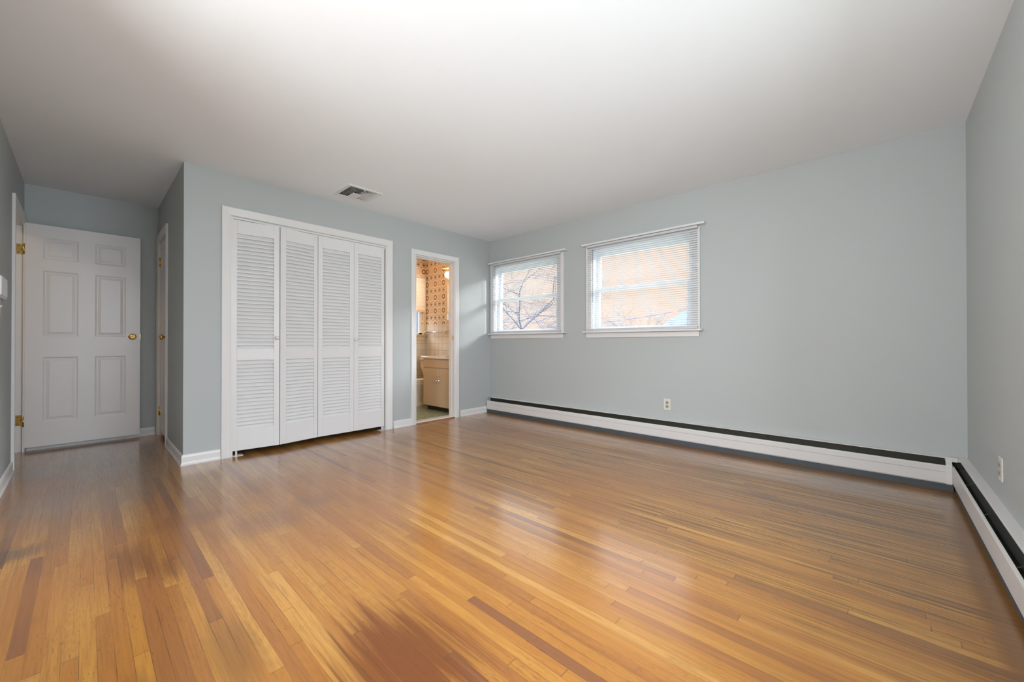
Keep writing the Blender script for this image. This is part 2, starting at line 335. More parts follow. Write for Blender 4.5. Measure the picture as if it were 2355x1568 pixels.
# dark closets
st('wall_closet', MB().box(-3.30, -3.20, T+.62, T+.70, 0, H).box(-3.20, -1.53, T+.62, T+.70, 0, H).box(-1.60, -1.53, T, T+.62, 0, H), PAINT, 'back wall inside the dark louvered closet', 'wall')
# hall beyond the entry door
st('wall_hall', MB().box(-W2-1.5, -W2-1.4, -.6, D, 0, H).box(-W2-1.4, -W2-.12, -.7, -.6, 0, H), HALL, 'beige hall wall beyond the entry doorway', 'wall')
area('hall_lamp', (-W2-.8, .6, H-.03), (0, 0, -1), .3, .3, 6, (1, .78, .55))

# ------------------------------------------------------------------ trim profiles
BASEP = [(0, 0), (.018, 0), (.018, .008), (.013, .016), (.011, .024), (.011, .066), (.008, .078), (.003, .085), (0, .085)]
def baseboard(name, p0, p1, nrm, m0, m1, label):
    p0, p1 = Vector((*p0, 0)), Vector((*p1, 0)); n = Vector((*nrm, 0)); d = (p1-p0).normalized()
    k = len(BASEP); vs = [p0+n*u+Vector((0, 0, v))+d*(m0*u) for u, v in BASEP]+[p1+n*u+Vector((0, 0, v))+d*(m1*u) for u, v in BASEP]
    return st(name, MB().add(vs, [list(range(k))[::-1], list(range(k, 2*k))]+[(i, (i+1) % k, k+(i+1) % k, k+i) for i in range(k)]), TRIM, label, 'baseboard')
baseboard('baseboard_north', (-W1, 0), (-3.172, 0), (0, -1), -1, 0, 'short white baseboard left of the louvered closet')
baseboard('baseboard_north', (-1.543, 0), (-1.303, 0), (0, -1), 0, 0, 'short white baseboard between closet and bathroom doorway')
baseboard('baseboard_north', (-.552, 0), (-.076, 0), (0, -1), 0, 0, 'white baseboard right of the bathroom doorway, meeting the heater')
baseboard('baseboard_alcove', (-W1, 0), (-W1, .872), (-1, 0), -1, 0, 'white baseboard on the shaded alcove side wall')
baseboard('baseboard_alcove_back', (-W2+.02, D), (-W1-.02, D), (0, -1), 0, 0, 'white baseboard behind the open six-panel door')
baseboard('baseboard_west', (-W2, -4.3), (-W2, .735), (1, 0), 0, 0, 'white baseboard at the far left edge')
CASP = [(0, 0), (0, .009), (.006, .012), (.016, .0135), (.050, .017), (.060, .018), (.066, .016), (.066, 0)]
def casing(name, a0, a1, b1, fn, w=.066, b0=0., closed=False, mt=TRIM, parent=None):
    mb = MB(); sc = w/.066; P = [(u*sc, d) for u, d in CASP]; k = len(P); vs = []
    for i in range(4):
        for u, d in P:
            a, b = ((a0-u, b0-(u if closed else 0)), (a0-u, b1+u), (a1+u, b1+u), (a1+u, b0-(u if closed else 0)))[i]
            vs.append(fn(a, b, d))
    fs = []
    for i in range(4 if closed else 3):
        j = (i+1) % 4
        fs += [(i*k+q, i*k+(q+1) % k, j*k+(q+1) % k, j*k+q) for q in range(k)]
    if not closed: fs += [list(range(k)), [3*k+q for q in range(k)]]
    return mb.add(vs, fs).build(name, mt, parent)
fN = lambda a, b, d: (a, -d, b)
fW = lambda a, b, d: (-W2+d, a, b)
fA = lambda a, b, d: (-W1-d, a, b)
fE = lambda a, b, d: (-d, a, b)

# ------------------------------------------------------------------ louvered closet
cf = empty('trim_1', 'wide white casing around the louvered closet doors', 'door casing', (0, 0, 0), kind='structure')
casing('casing', -3.100, -1.628, 2.082, fN, .068, parent=cf)
MB().box(-3.10, -3.085, 0, T, 0, 2.06).box(-1.64, -1.625, 0, T, 0, 2.06).box(-3.10, -1.625, 0, T, 2.06, 2.075).build('jamb', TRIM, cf)
MB().box(-3.085, -1.64, .060, .066, 2.03, 2.06).box(-3.085, -1.64, .018, .024, 2.045, 2.06).build('door_track', TRIM, cf)
MB().box(-1.652, -1.64, .045, .075, 0, 2.06).build('door_stop', TRIM, cf)
def louver_leaf(name, wd, sl, sr, parent, loc, rz):
    """leaf in local coords: x 0..wd, front face y=-.014"""
    z0, z1 = 0, 2.008; th = .014; mb = MB()
    rows = [(.185, .785), (.885, 1.892)]
    mb.box(0, sl, -th, th, z0, z1).box(wd-sr, wd, -th, th, z0, z1)
    mb.box(sl, wd-sr, -th, th, z0, rows[0][0]).box(sl, wd-sr, -th, th, rows[0][1], rows[1][0]).box(sl, wd-sr, -th, th, rows[1][1], z1)
    f = mb.build(name, CLOSETP, parent, loc, bev=.0015); f.rotation_euler.z = rz
    lv = MB()
    for a, b in rows:
        n = round((b-a)/.0334); pt = (b-a)/n
        for i in range(n):
            zc = a+pt*(i+.5); c, s_ = .008, .0188
            # slat sloping down towards the room
            lv.extr([(-c, zc-s_), (-c-.0005, zc-s_+.006), (c-.001, zc+s_), (c, zc+s_-.006)], sl-.002, wd-sr+.002, lambda u, v, t: (t, u, v))
    lv.build('louvers', CLOSETP, f)
    return f
def knob_w(parent, x, z, y=-.014):
    return MB().lathe([(.010, 0), (.008, .008), (.009, .012), (.016, .017), (.018, .024), (.015, .030), (.006, .033)], (x, y, z), (0, -1, 0), 20).build('knob', CLOSETP, parent)
zb = .045
bA = empty('door_2', 'left pair of white louvered bifold closet doors, folded slightly outward', 'closet door', (-3.083, .020, zb), kind='structure')
lw = .353; ang = math.asin(.046/lw)
fl = louver_leaf('door_panel', lw, .030, .046, bA, (0.0, 0, 0), -ang)
knob_w(fl, lw-.020, .985)
fr = louver_leaf('door_panel', lw, .052, .040, bA, (lw*math.cos(ang)+.004, -.046, 0), ang)
tr = MB(); 
bB = empty('door_3', 'right pair of flat-closed white louvered bifold closet doors', 'closet door', (-2.373, .022, zb), kind='structure')
fl2 = louver_leaf('door_panel', .366, .044, .046, bB, (0, 0, 0), -.01)
fr2 = louver_leaf('door_panel', .352, .048, .036, bB, (.3675, -.004, 0), .008)
knob_w(fr2, .016, .975)
MB().box(0, .075, -.03, .03, -zb+.0, -zb+.004).box(.02, .034, -.01, .004, -zb+.004, -.002).build('pivot_bracket', METALW, bA)
MB().box(.655, .72, -.03, .03, -zb+.0, -zb+.004).box(.69, .702, -.01, .004, -zb+.004, -.002).build('pivot_bracket', METALW, bB)

# ------------------------------------------------------------------ six-panel doors
def six_panel(name, wd, ht, th, cols, rows, parent, m=DOORP):
    """local: x 0..wd, front y=0 back y=th, z 0..ht"""
    mb = MB(); xs = [0]+[c for q in cols for c in q]+[wd]; zs = [0]+[c for q in rows for c in q]+[ht]
    for i in range(0, len(xs)-1, 2): mb.box(xs[i], xs[i+1], 0, th, 0, ht)
    for c in cols:
        for i in range(0, len(zs)-1, 2): mb.box(c[0], c[1], 0, th, zs[i], zs[i+1])
        for r in rows:
            for side, y0 in ((1, 0), (-1, th)):
                vs = []; rings = [(0, 0), (.012, .007), (.020, .007), (.040, .0015), (.041, .001)]
                rings = [(i_*min(1, (c[1]-c[0])/.2), d_) for i_, d_ in rings]
                for ins, dep in rings:
                    y = y0+side*dep; vs += [(c[0]+ins, y, r[0]+ins), (c[1]-ins, y, r[0]+ins), (c[1]-ins, y, r[1]-ins), (c[0]+ins, y, r[1]-ins)]
                n = len(rings)
                mb.add(vs, [(4*i+k, 4*i+(k+1) % 4, 4*i+4+(k+1) % 4, 4*i+4+k) for i in range(n-1) for k in range(4)]+[[4*n-4, 4*n-3, 4*n-2, 4*n-1]])
    return mb.build(name, m, parent)
d1 = empty('door_1', 'white six-panel entry door standing open against the alcove wall', 'door', (-W2+.010, 1.548, .036), rz=0, kind='structure')
rows6 = [(.221, .817), (1.009, 1.614), (1.721, 1.921)]
lf = six_panel('door_leaf', .760, 2.034, .035, [(.106, .327), (.436, .654)], rows6, d1)
def knob_b(parent, o, ax, lock=True):
    k = MB().lathe([(.032, 0), (.032, .003), (.029, .006), (.014, .009), (.011, .022), (.013, .028), (.024, .036), (.0275, .046), (.026, .055), (.018, .061), (.011, .062), (.010, .058), (.005, .058), (.004, .062), (.001, .063)], o, ax, 28)
    return k.build('knob', BRASS, parent)
k1 = knob_b(lf, (.702, 0, 1.012), (0, -1, 0))
MB().box(.7602, .762, .008, .028, .985, 1.04).build('latch_plate', BRASS, lf)
for z in (.238, 1.796):
    MB().tube([(-.006, .004, z-.047), (-.006, .004, z+.047)], .006, 10).box(-.006, .0, .0045, .033, z-.045, z+.045).build('hinge', BRASS, d1)
t2 = empty('trim_2', 'white casing and jamb of the entry doorway on the left wall', 'door casing', kind='structure')
casing('casing', DW[0], DW[1]-.047, DW[3], fW, .066, parent=t2)
MB().box(-W2-.12, -W2, DW[0], DW[0]+.015, 0, DW[3]-.015).box(-W2-.12, -W2, 1.592, DW[1], 0, DW[3]-.015).box(-W2-.12, -W2, DW[0], DW[1], DW[3]-.015, DW[3]).build('jamb', TRIM, t2)
MB().box(-W2-.12, -W2-.052, 1.582, 1.592, 0, 2.04).box(-W2-.12, -W2-.052, DW[0]+.015, DW[0]+.025, 0, 2.04).build('door_stop', TRIM, t2)
for z in (.284, 1.832):
    MB().box(-W2-.042, -W2-.002, 1.589, 1.5915, z-.047, z+.047).build('hinge', BRASS, t2)
    q = MB()
    for a, b in ((-.030, -.03), (-.014, 0), (-.030, .03)): q.lathe([(.004, 0), (.002, .0008)], (-W2+a, 1.589, z+b), (0, -1, 0), 10)
    q.build('hinge_screws', DARK, t2)
MB().box(-W2-.085, -W2-.06, DW[0]+.015, DW[0]+.017, 1.0, 1.06).build('strike_plate', BRASS, t2)

d4 = empty('door_4', 'narrow closed six-panel closet door in the alcove side wall', 'closet door', (-W1+.012, 1.530, .045), rz=-math.pi/2, kind='structure')
lf4 = six_panel('door_leaf', .590, 2.0, .035, [(.085, .255), (.335, .505)], [(.21, .80), (1.0, 1.59), (1.70, 1.89)], d4)
# local x runs towards the camera (-y), local y runs to -x: put the face on the alcove side
d4.rotation_euler.z = -math.pi/2; lf4.location = (0, -.0, 0)
knob_b(lf4, (.545, 0, .995), (0, -1, 0))
for z in (.215, 1.80):
    MB().tube([(-.002, -.007, z-.045), (-.002, -.007, z+.045)], .0065, 10).box(.0, .028, -.0025, .0, z-.045, z+.045).box(-.030, -.004, -.0145, -.0125, z-.045, z+.045).build('hinge', BRASS, d4)
t3 = empty('trim_3', 'white casing around the narrow alcove closet door', 'door casing', kind='structure')
casing('casing', AD[0], AD[1], AD[3], fA, .062, parent=t3)
MB().box(-W1, -W1+.1, AD[0], AD[0]+.003, 0, AD[3]-.01).box(-W1, -W1+.1, AD[1]-.003, AD[1], 0, AD[3]-.01).box(-W1, -W1+.1, AD[0], AD[1], AD[3]-.01, AD[3]).box(-W1+.05, -W1+.06, AD[0]+.003, AD[0]+.02, 0, AD[3]-.01).build('jamb', TRIM, t3)

# ------------------------------------------------------------------ bathroom doorway
t4 = empty('trim_4', 'white casing around the open bathroom doorway', 'door casing', kind='structure')
casing('casing', BA[0]-.005, BA[1], 2.052, fN, .062 if False else .058, parent=t4)
casing_w = t4.children[0]
MB().box(BA[0], BA[0]+.012, 0, T+.012, 0, 2.035).box(BA[1]-.012, BA[1], 0, T+.012, 0, 2.035).box(BA[0], BA[1], 0, T+.012, 2.035, 2.045).build('jamb', TRIM, t4)
MB().box(BA[1]-.022, BA[1]-.012, .045, T, 0, 2.03).box(BA[0]+.012, BA[0]+.022, .045, T, 0, 2.03).box(BA[0]+.012, BA[1]-.012, .045, T, 2.025, 2.035).build('door_stop', TRIM, t4)
MB().box(BA[1]-.0138, BA[1]-.012, .015, .038, 1.02, 1.08).build('strike_plate', BRASS, t4)
MB().extr([(0, .0), (0, .018), (.008, .024), (.105, .024), (.11, .018), (.11, 0)], BA[0]+.012, BA[1]-.012, lambda u, v, t: (t, u, v)).build('threshold', MARBLE, t4)
MB().box(BA[0]+.012, BA[1]-.012, -.012, -.0005, .0, .014).build('threshold_edge', WOODJ, t4)

# bathroom shell
BX0 = -1.50
BY = 1.55
st('floor_bathroom', MB().box(BX0, -.0, T+.01, BY, -.05, .012), TILF, 'speckled green mosaic tile bathroom floor', 'floor')
wb = empty('wall_bathroom_north', 'bathroom back wall with brown medallion wallpaper above cream tile', 'wall', kind='structure')
panel_wall(MB(), (BY, D-.001), BX0, -.012, 1.285, H-.001, [(BW[0], BW[1], 1.08, BW[3])], 'x').build('wallpaper', PAPX, wb)
panel_wall(MB(), (BY, D-.001), BX0, -.012, .0, 1.285, [(BW[0], BW[1], 1.08, 1.285)], 'x').build('wall_tile', TILX, wb)
we = empty('wall_bathroom_east', 'bathroom side wall with brown medallion wallpaper above cream tile', 'wall', kind='structure')
MB().box(-.012, -.0005, T+.001, BY, 1.285, H-.001).build('wallpaper', PAPY, we)
MB().box(-.016, -.0005, T+.001, BY-.001, .012, 1.285).build('wall_tile', TILY, we)
st('wall_bathroom_west', MB().box(BX0-.04, BX0, T+.001, D-.001, 0, H-.001), PAPY, 'bathroom wall hidden left of the doorway', 'wall')
# bathroom window
wn3 = empty('window_3', 'small bathroom window with cream frame behind a lowered shade', 'window', kind='structure')
casing('casing', BW[0], BW[1], 2.06, lambda a, b, d: (a, BY-d, b), .055, 1.09, True, CREAM, wn3)
MB().box(BW[0], BW[0]+.05, BY+.03, BY+.06, 1.09, 2.06).box(BW[1]-.05, BW[1], BY+.03, BY+.06, 1.09, 2.06).box(BW[0], BW[1], BY+.03, BY+.06, 1.09, 1.15).box(BW[0], BW[1], BY+.03, BY+.06, 1.52, 1.57).box(BW[0], BW[1], BY+.03, BY+.06, 2.0, 2.06).build('sash', VINYL, wn3)
MB().box(BW[0]+.05, BW[1]-.05, BY+.043, BY+.047, 1.15, 2.0).build('glass_pane', GLASS, wn3)
MB().box(BW[0]-.07, -.02, BY-.045, BY+.02, 1.108, 1.125).box(BW[0]-.05, -.03, BY-.016, BY-.001, 1.06, 1.108).build('sill', CREAM, wn3)
sh = empty('pleated_blind', 'pale pleated shade half lowered over the bathroom window', 'blind', (-.48, BY-.03, 1.5))
q = MB(); n = 34
q.extr([((-.002 if i % 2 else .002), .04+i*.016) for i in range(n)]+[((.0005 if i % 2 else .0045), .04+i*.016) for i in range(n)][::-1], -.45, .43, lambda u, v, t: (t, u, v))
q.build('pleated_fabric', mat('shade_fabric', (.86, .84, .86), .7), sh)
MB().box(-.455, .435, -.012, .012, 0, .04).build('bottom_rail', CREAM, sh)
MB().box(-.455, .435, -.014, .014, .57, .60).build('head_rail', SLAT, sh)

# vanity
va = empty('vanity_cabinet', 'tan painted bathroom vanity with two doors and chrome pulls', 'vanity', (-.30, .47, .012))
MB().box(-.27, .28, -.35, .345, .07, .745).box(-.20, .28, -.35, .33, 0, .07).build('body', VANP, va, bev=.003)
MB().box(-.205, -.20, -.34, .33, 0, .07).build('toe_kick', DARK, va)
MB().box(-.285, -.27, -.34, .325, .62, .735).build('drawer_front', VANP, va, bev=.003)
for y0, y1, ph in ((-.34, -.049, -.076), (-.043, .325, -.016)):
    dr = MB().box(-.285, -.27, y0, y1, .075, .608).build('door', VANP, va, bev=.003)
    MB().tube([(-.286, ph, .40), (-.303, ph, .415), (-.311, ph, .45), (-.303, ph, .485), (-.286, ph, .50)], [.004, .006, .008, .006, .004], 10).build('pull', CHROME, dr)
    MB().tube([(-.288, y1 if y1 > 0 else y0, .13), (-.288, y1 if y1 > 0 else y0, .17)], .004, 8).build('hinge', BRASS, dr)
cn = MB().box(-.305, .283, -.352, .372, .745, .778).build('countertop', COUNT, va, bev=.008)
MB().box(.262, .283, -.352, .372, .778, .86).build('backsplash', COUNT, va, bev=.004)
MB().lathe([(.20, 0), (.205, .006), (.19, .010), (.17, .004)], (-.02, 0, .778), (0, 0, 1), 28, .8, 1).build('basin_rim', COUNT, va)
q = MB().tube([(.16, 0, .778), (.16, 0, .86), (.14, 0, .885), (.06, 0, .87), (.045, 0, .845)], [.014, .013, .012, .010, .010], 12)
q.lathe([(.012, 0), (.016, .02), (.016, .035), (.006, .042)], (.17, -.08, .778), (0, 0, 1), 14).lathe([(.012, 0), (.016, .02), (.016, .035), (.006, .042)], (.17, .08, .778), (0, 0, 1), 14)
q.build('faucet', CHROME, va)
so = tag(MB().lathe([(.022, 0), (.025, .01), (.025, .08), (.018, .10), (.008, .106), (.008, .125), (.010, .13), (.002, .135)], (-.40, .235, .7905), (0, 0, 1), 16).build('soap_dispenser', PLAST), 'small white dispenser standing on the vanity top', 'soap dispenser')

# toilet (tank against the east wall, bowl pointing west)
to = empty('toilet', 'cream toilet beside the tan vanity', 'toilet', (-.02, 1.165, .012))
def loft(secs, n=28):     # secs: (cx, cy, rx, ry, z, squareness)
    mb = MB(); vs = []
    for cx, cy, rx, ry, z, e in secs:
        for k in range(n):
            a = 2*math.pi*k/n; c, s_ = math.cos(a), math.sin(a)
            vs.append((cx+rx*abs(c)**e*(1 if c >= 0 else -1), cy+ry*abs(s_)**e*(1 if s_ >= 0 else -1), z))
    m = len(secs)
    return mb.add(vs, [(i*n+k, i*n+(k+1) % n, (i+1)*n+(k+1) % n, (i+1)*n+k) for i in range(m-1) for k in range(n)]+[list(range(n))[::-1], [(m-1)*n+k for k in range(n)]], True)
loft([(-.085, 0, .075, .16, .36, .35), (-.10, 0, .09, .19, .42, .3), (-.118, 0, .112, .215, .56, .25), (-.122, 0, .118, .222, .69, .22)]).build('tank', PORC, to)
loft([(-.122, 0, .126, .230, .69, .22), (-.122, 0, .128, .232, .715, .22), (-.122, 0, .115, .222, .728, .25)]).build('tank_lid', PORC, to)
MB().tube([(-.236, .13, .655), (-.252, .13, .655), (-.255, .08, .645)], .006, 8).build('flush_lever', CHROME, to)
loft([(-.34, 0, .26, .115, 0, .6), (-.34, 0, .24, .10, .03, .7), (-.33, 0, .19, .085, .13, .9), (-.36, 0, .21, .12, .24, 1), (-.42, 0, .265, .175, .34, 1), (-.43, 0, .275, .185, .375, 1)]).build('bowl', PORC, to)
loft([(-.44, 0, .27, .183, .378, 1), (-.44, 0, .272, .186, .388, 1), (-.44, 0, .262, .178, .396, 1)]).build('seat', PORC, to)
loft([(-.435, 0, .268, .182, .400, 1), (-.435, 0, .268, .182, .412, 1), (-.43, 0, .25, .17, .420, 1)]).build('lid', PORC, to)

tb = empty('towel_bar', 'chrome towel bar with ceramic posts on the cream tile', 'towel bar', (-.016, 1.23, 1.16))
MB().tube([(-.055, -.26, 0), (-.055, .26, 0)], .009, 12).build('bar', CHROME, tb)
for y in (-.27, .27):
    MB().extr([(0, -.035), (-.012, -.032), (-.05, -.017), (-.066, -.008), (-.066, .012), (-.05, .018), (-.012, .032), (0, .035)], y-.018, y+.018, lambda u, v, t: (u, t, v)).build('post', PORC, tb, bev=.003)
mc = empty('medicine_cabinet', 'mirrored medicine cabinet with tan frame above the vanity', 'medicine cabinet', (-.012, .59, 1.30))
MB().box(-.10, 0, -.28, .28, 0, .63).build('body', CREAM, mc, bev=.003)
MB().box(-.104, -.10, -.245, .245, .04, .59).build('mirror', MIRROR, mc)
vl = empty('vanity_light', 'lit warm lamp bar above the bathroom mirror', 'wall lamp', (-.012, .59, 1.97))
MB().box(-.05, 0, -.30, .30, 0, .13).box(-.15, 0, -.32, .32, .17, .19).build('backplate', CREAM, vl, bev=.003)
for y in (-.20, 0, .20):
    MB().lathe([(.018, 0), (.02, .02), (.045, .045), (.052, .075), (.042, .108), (.015, .122)], (-.05, y, .065), (-1, 0, 0), 20).build('bulb', BULB, vl)
area('vanity_bulbs', (-.20, .70, 2.05), (-.8, .55, -.25), .50, .14, 17, (1, .66, .36), spread=135)

# ------------------------------------------------------------------ bedroom windows
def window(n, y0, y1, co0, co1, sy0, sy1, hy0, hy1, label):
    """y0>y1 opening edges; co = casing outer; sy = sill ends; hy = head shelf ends"""
    wn = empty('window_%d' % n, label, 'window', kind='structure')
    z0, z1 = 1.112, 2.045
    q = MB(); q.extr([(0, 0), (-.018, 0), (-.018, .004), (0, .004)], 0, 1, lambda u, v, t: (0, 0, 0)) if False else None
    MB().box(-.018, 0, y0, co0, z0, 2.088).box(-.018, 0, y1, co1, z0, 2.088).box(-.018, 0, y0, y1, z1, 2.088).build('casing', TRIM, wn, bev=.003)
    MB().box(0, .125, y0-.012, y0, z0, z1).box(0, .125, y1, y1+.012, z0, z1).box(0, .125, y0, y1, z1-.012, z1).build('jamb', VINYL, wn)
    sp = [(.14, 1.095), (-.068, 1.095), (-.073, 1.099), (-.073, 1.107), (-.068, 1.112), (.14, 1.112)]
    MB().box(-.073, 0, sy0, sy1, 1.096, 1.112).box(0, .125, y0, y1, 1.097, 1.1125).build('sill', TRIM, wn, bev=.004)
    MB().box(-.016, -.0005, co0-.0, co1+.01, 1.042, 1.0955).build('apron', TRIM, wn, bev=.003)
    MB().box(-.066, 0, hy0, hy1, 2.092, 2.113).build('head_shelf', TRIM, wn, bev=.005)
    # sashes: frame of four members
    ya, yb = y0-.012, y1+.012
    def sash(xa, xb, za, zb, sr, br, trl):
        m = MB().box(xa, xb, ya, ya-sr, za, zb).box(xa, xb, yb, yb+sr, za, zb).box(xa, xb, ya-sr, yb+sr, za, za+br).box(xa, xb, ya-sr, yb+sr, zb-trl, zb)
        s_ = m.build('sash', VINYL, wn, bev=.002)
        MB().box((xa+xb)/2-.002, (xa+xb)/2+.002, ya-sr, yb+sr, za+br, zb-trl).build('glass_pane', GLASS, s_)
        return s_
    sash(.082, .110, 1.565, 2.033, .045, .040, .062)
    lo_ = sash(.046, .074, 1.114, 1.605, .045, .050, .042)
    MB().box(.110, .125, ya, ya-.02, z0, z1).box(.110, .125, yb, yb+.02, z0, z1).box(.11, .125, ya, yb, z1-.035, z1-.012).build('outer_frame', VINYL, wn)
    for k in (.25, .75):
        y = ya+(yb-ya)*k
        MB().box(.048, .078, y-.02, y+.02, 1.605, 1.612).tube([(.06, y-.018, 1.615), (.056, y+.02, 1.615)], .004, 8).build('sash_lock', VINYL, lo_)
    return wn
window(1, -.10, -1.20, -.030, -1.292, -.030, -1.335, -.024, -1.350, 'far window with bare branches outside, nearest the room corner')
window(2, -1.69, -2.785, -1.612, -2.862, -1.600, -2.890, -1.580, -2.915, 'nearer window in the middle of the grey wall')
def blind(y0, y1, label, wand):
    b = empty('window_blind', label, 'window blind', (-.040, (y0+y1)/2, 1.112), group=None)
    h = abs(y1-y0)/2
    MB().box(-.013, .013, -h, h, .952, .977).build('head_rail', SLAT, b, bev=.002)
    q = MB(); zt, zbm, n = .945, .048, 42
    for i in range(n+1):
        z = zbm+(zt-zbm)*i/n; pr = []
        tilt = -.05; W_ = .0125
        for k in range(5):
            u = -W_+2*W_*k/4; pr.append((u, z+.0022*(1-(u/W_)**2)+u*tilt))
        prof = pr+[(u, v-.0006) for u, v in pr[::-1]]
        q.extr(prof, -h+.004, h-.004, lambda u, v, t: (u, t, v))
    q.build('slats', SLAT, b)
    MB().box(-.012, .012, -h+.003, h-.003, .006, .030).build('bottom_rail', SLAT, b, bev=.003)
    m = len([0]); c = MB(); nc = 5 if h > .6 else 5
    for k in range(nc):
        y = -h+.10+(2*h-.20)*k/(nc-1)
        for u in (-.0135, .0135): c.tube([(u, y, .02), (u, y, .955)], .0007, 5)
        c.box(-.0145, .0145, y-.004, y+.004, .022, .03)
    c.build('ladder_cord', CORD, b)
    w0 = h-.085
    MB().tube([(-.018, w0, .93), (-.019, w0, .93-wand)], .0032, 8).build('tilt_wand', mat('clear_grey_wand', (.38, .40, .42), .25), b)
    return b
blind(-.075, -1.268, 'white mini blind on the far window beside the corner', .62)
blind(-1.645, -2.850, 'white mini blind on the nearer window', .60)

# ------------------------------------------------------------------ baseboard heaters
HOOD = [(0, .2115), (0, .217), (.040, .2158), (.044, .2145), (.044, .209), (.0428, .209), (.042, .2132), (.039, .2140), (.003, .2150), (.003, .2115)]
FRONT = [(.064, .160), (.067, .166), (.073, .164), (.077, .157), (.077, .125), (.074, .120), (.074, .052), (.069, .044), (.056, .040), (.056, .043), (.067, .047), (.071, .054), (.071, .154), (.067, .161)]
def heater(label, fn, a, b, fin_n, joints, gap):
    h = empty('baseboard_heater', label, 'heater', fn(0, 0, (a+b)/2))
    o = Vector(fn(0, 0, (a+b)/2))
    f = lambda u, v, t: tuple(Vector(fn(u, v, t))-o)
    MB().extr([(.0005, .004), (.0025, .004), (.0025, .212), (.0005, .212)], a-(.097 if a < -4.1 else 0), b, f).build('back_plate', DARK, h)
    MB().extr(HOOD, a, b, f).build('hood', METALW, h)
    MB().extr(FRONT, a, b, f).build('front_cover', METALW, h)
    MB().extr([(.059, .0), (.062, .0), (.062, .042), (.059, .042)], a-(.030 if a < -4.1 else 0), b, f).build('base_strip', GREYM, h)
    MB().extr([(.034, .122), (.060, .142), (.059, .144), (.033, .124)], a, b, f).build('damper', DARK, h)
    q = MB(); n = fin_n
    for i in range(n):
        t = a+(b-a)*(i+.5)/n; q.extr([(.006, .07), (.038, .07), (.038, .14), (.006, .14)], t-.0006, t+.0006, f)
    q.extr([(.018, .10), (.024, .10), (.024, .106), (.018, .106)], a, b, f)
    q.build('fins', FIN, h)
    for t in joints:
        MB().extr([(.003, .195), (.066, .160), (.066, .163), (.003, .198)], t-.0012, t+.0012, f).build('bracket', FIN, h)
    return h, f
fH = lambda u, v, t: (-u, t, v)
h1, f1 = heater('long white baseboard heater along the wall under both windows', fH, -4.425, -.014, 380, (-1.3, -2.3, -3.4), .045)
cov = [(.064, .041), (.064, .16), (.05, .19), (.0, .19), (0, .219), (.043, .2165), (.050, .210), (.058, .196), (.064, .184), (.075, .176), (.079, .165), (.079, .048), (.073, .041)]
MB().extr([(u, v) for u, v in cov], -4.449, -4.420, f1).build('corner_cover', METALW, h1, bev=.001)
fS = lambda u, v, t: (t, -L+u, v)
h2, f2 = heater('white baseboard heater seen from above at the lower right corner', fS, -4.0, -.004, 330, (-.52, -1.05, -1.65), .045)
MB().extr([(.0, .20), (.0, .2185), (.042, .216), (.050, .210), (.050, .20)], -.082, -.002, f2).build('corner_cover', METALW, h2)

MB().extr([(0, .19), (0, .2187), (.042, .2162), (.050, .210), (.050, .19)], -4.4755, -4.4485, f1).build('hood_end', METALW, h1)

# ------------------------------------------------------------------ outlets, switch, thermostat
def outlet(label, loc, rz, group=None):
    """local: plate faces -y"""
    o = empty('wall_outlet', label, 'outlet', loc, rz)
    MB().box(-.035, .035, -.006, 0, -.057, .057).build('cover_plate', OUTLET, o, bev=.003)
    for z in (-.0195, .0195):
        r = MB().lathe([(.0165, 0), (.0165, .002), (.014, .003)], (0, -.006, z), (0, -1, 0), 20).build('receptacle', OUTD, o)
        MB().box(-.0075, -.0045, -.0095, -.0088, z-.003, z+.007).box(.0045, .0075, -.0095, -.0088, z-.003, z+.006).box(-.002, .002, -.0095, -.0088, z-.011, z-.007).build('slots', VOID, r)
    MB().lathe([(.003, 0), (.002, .001)], (0, -.006, 0), (0, -1, 0), 10).build('screw', OUTD, o)
    return o
outlet('ivory outlet on the grey wall below the nearer window', (0, -2.545, .366), -math.pi/2)
outlet('white outlet above the heater at the right edge', (-.985, -L, .378), math.pi)
th = empty('thermostat', 'white wall thermostat at the left edge of the picture', 'thermostat', (-W2, .03, 1.335))
MB().box(0, .022, -.17, .15, -.066, .072).build('body', PLAST, th, bev=.006)
MB().box(.0, .030, -.168, .10, -.056, .064).build('front_cover', PLAST, th, bev=.006)
q = MB()
for k in range(7): q.box(.022, .0235, .112, .142, -.05+k*.016, -.043+k*.016)
q.build('vent_slots', OUTD, th)
sw = empty('light_switch', 'cream switch plate just under the thermostat at left edge', 'light switch', (-W2, .045, 1.215))
MB().box(0, .006, -.035, .035, -.058, .058).build('cover_plate', OUTLET, sw, bev=.002)
MB().extr([(.006, -.010), (.016, .004), (.016, .010), (.006, .008)], -.005, .005, lambda u, v, t: (u, t, v)).build('toggle', OUTLET, sw)

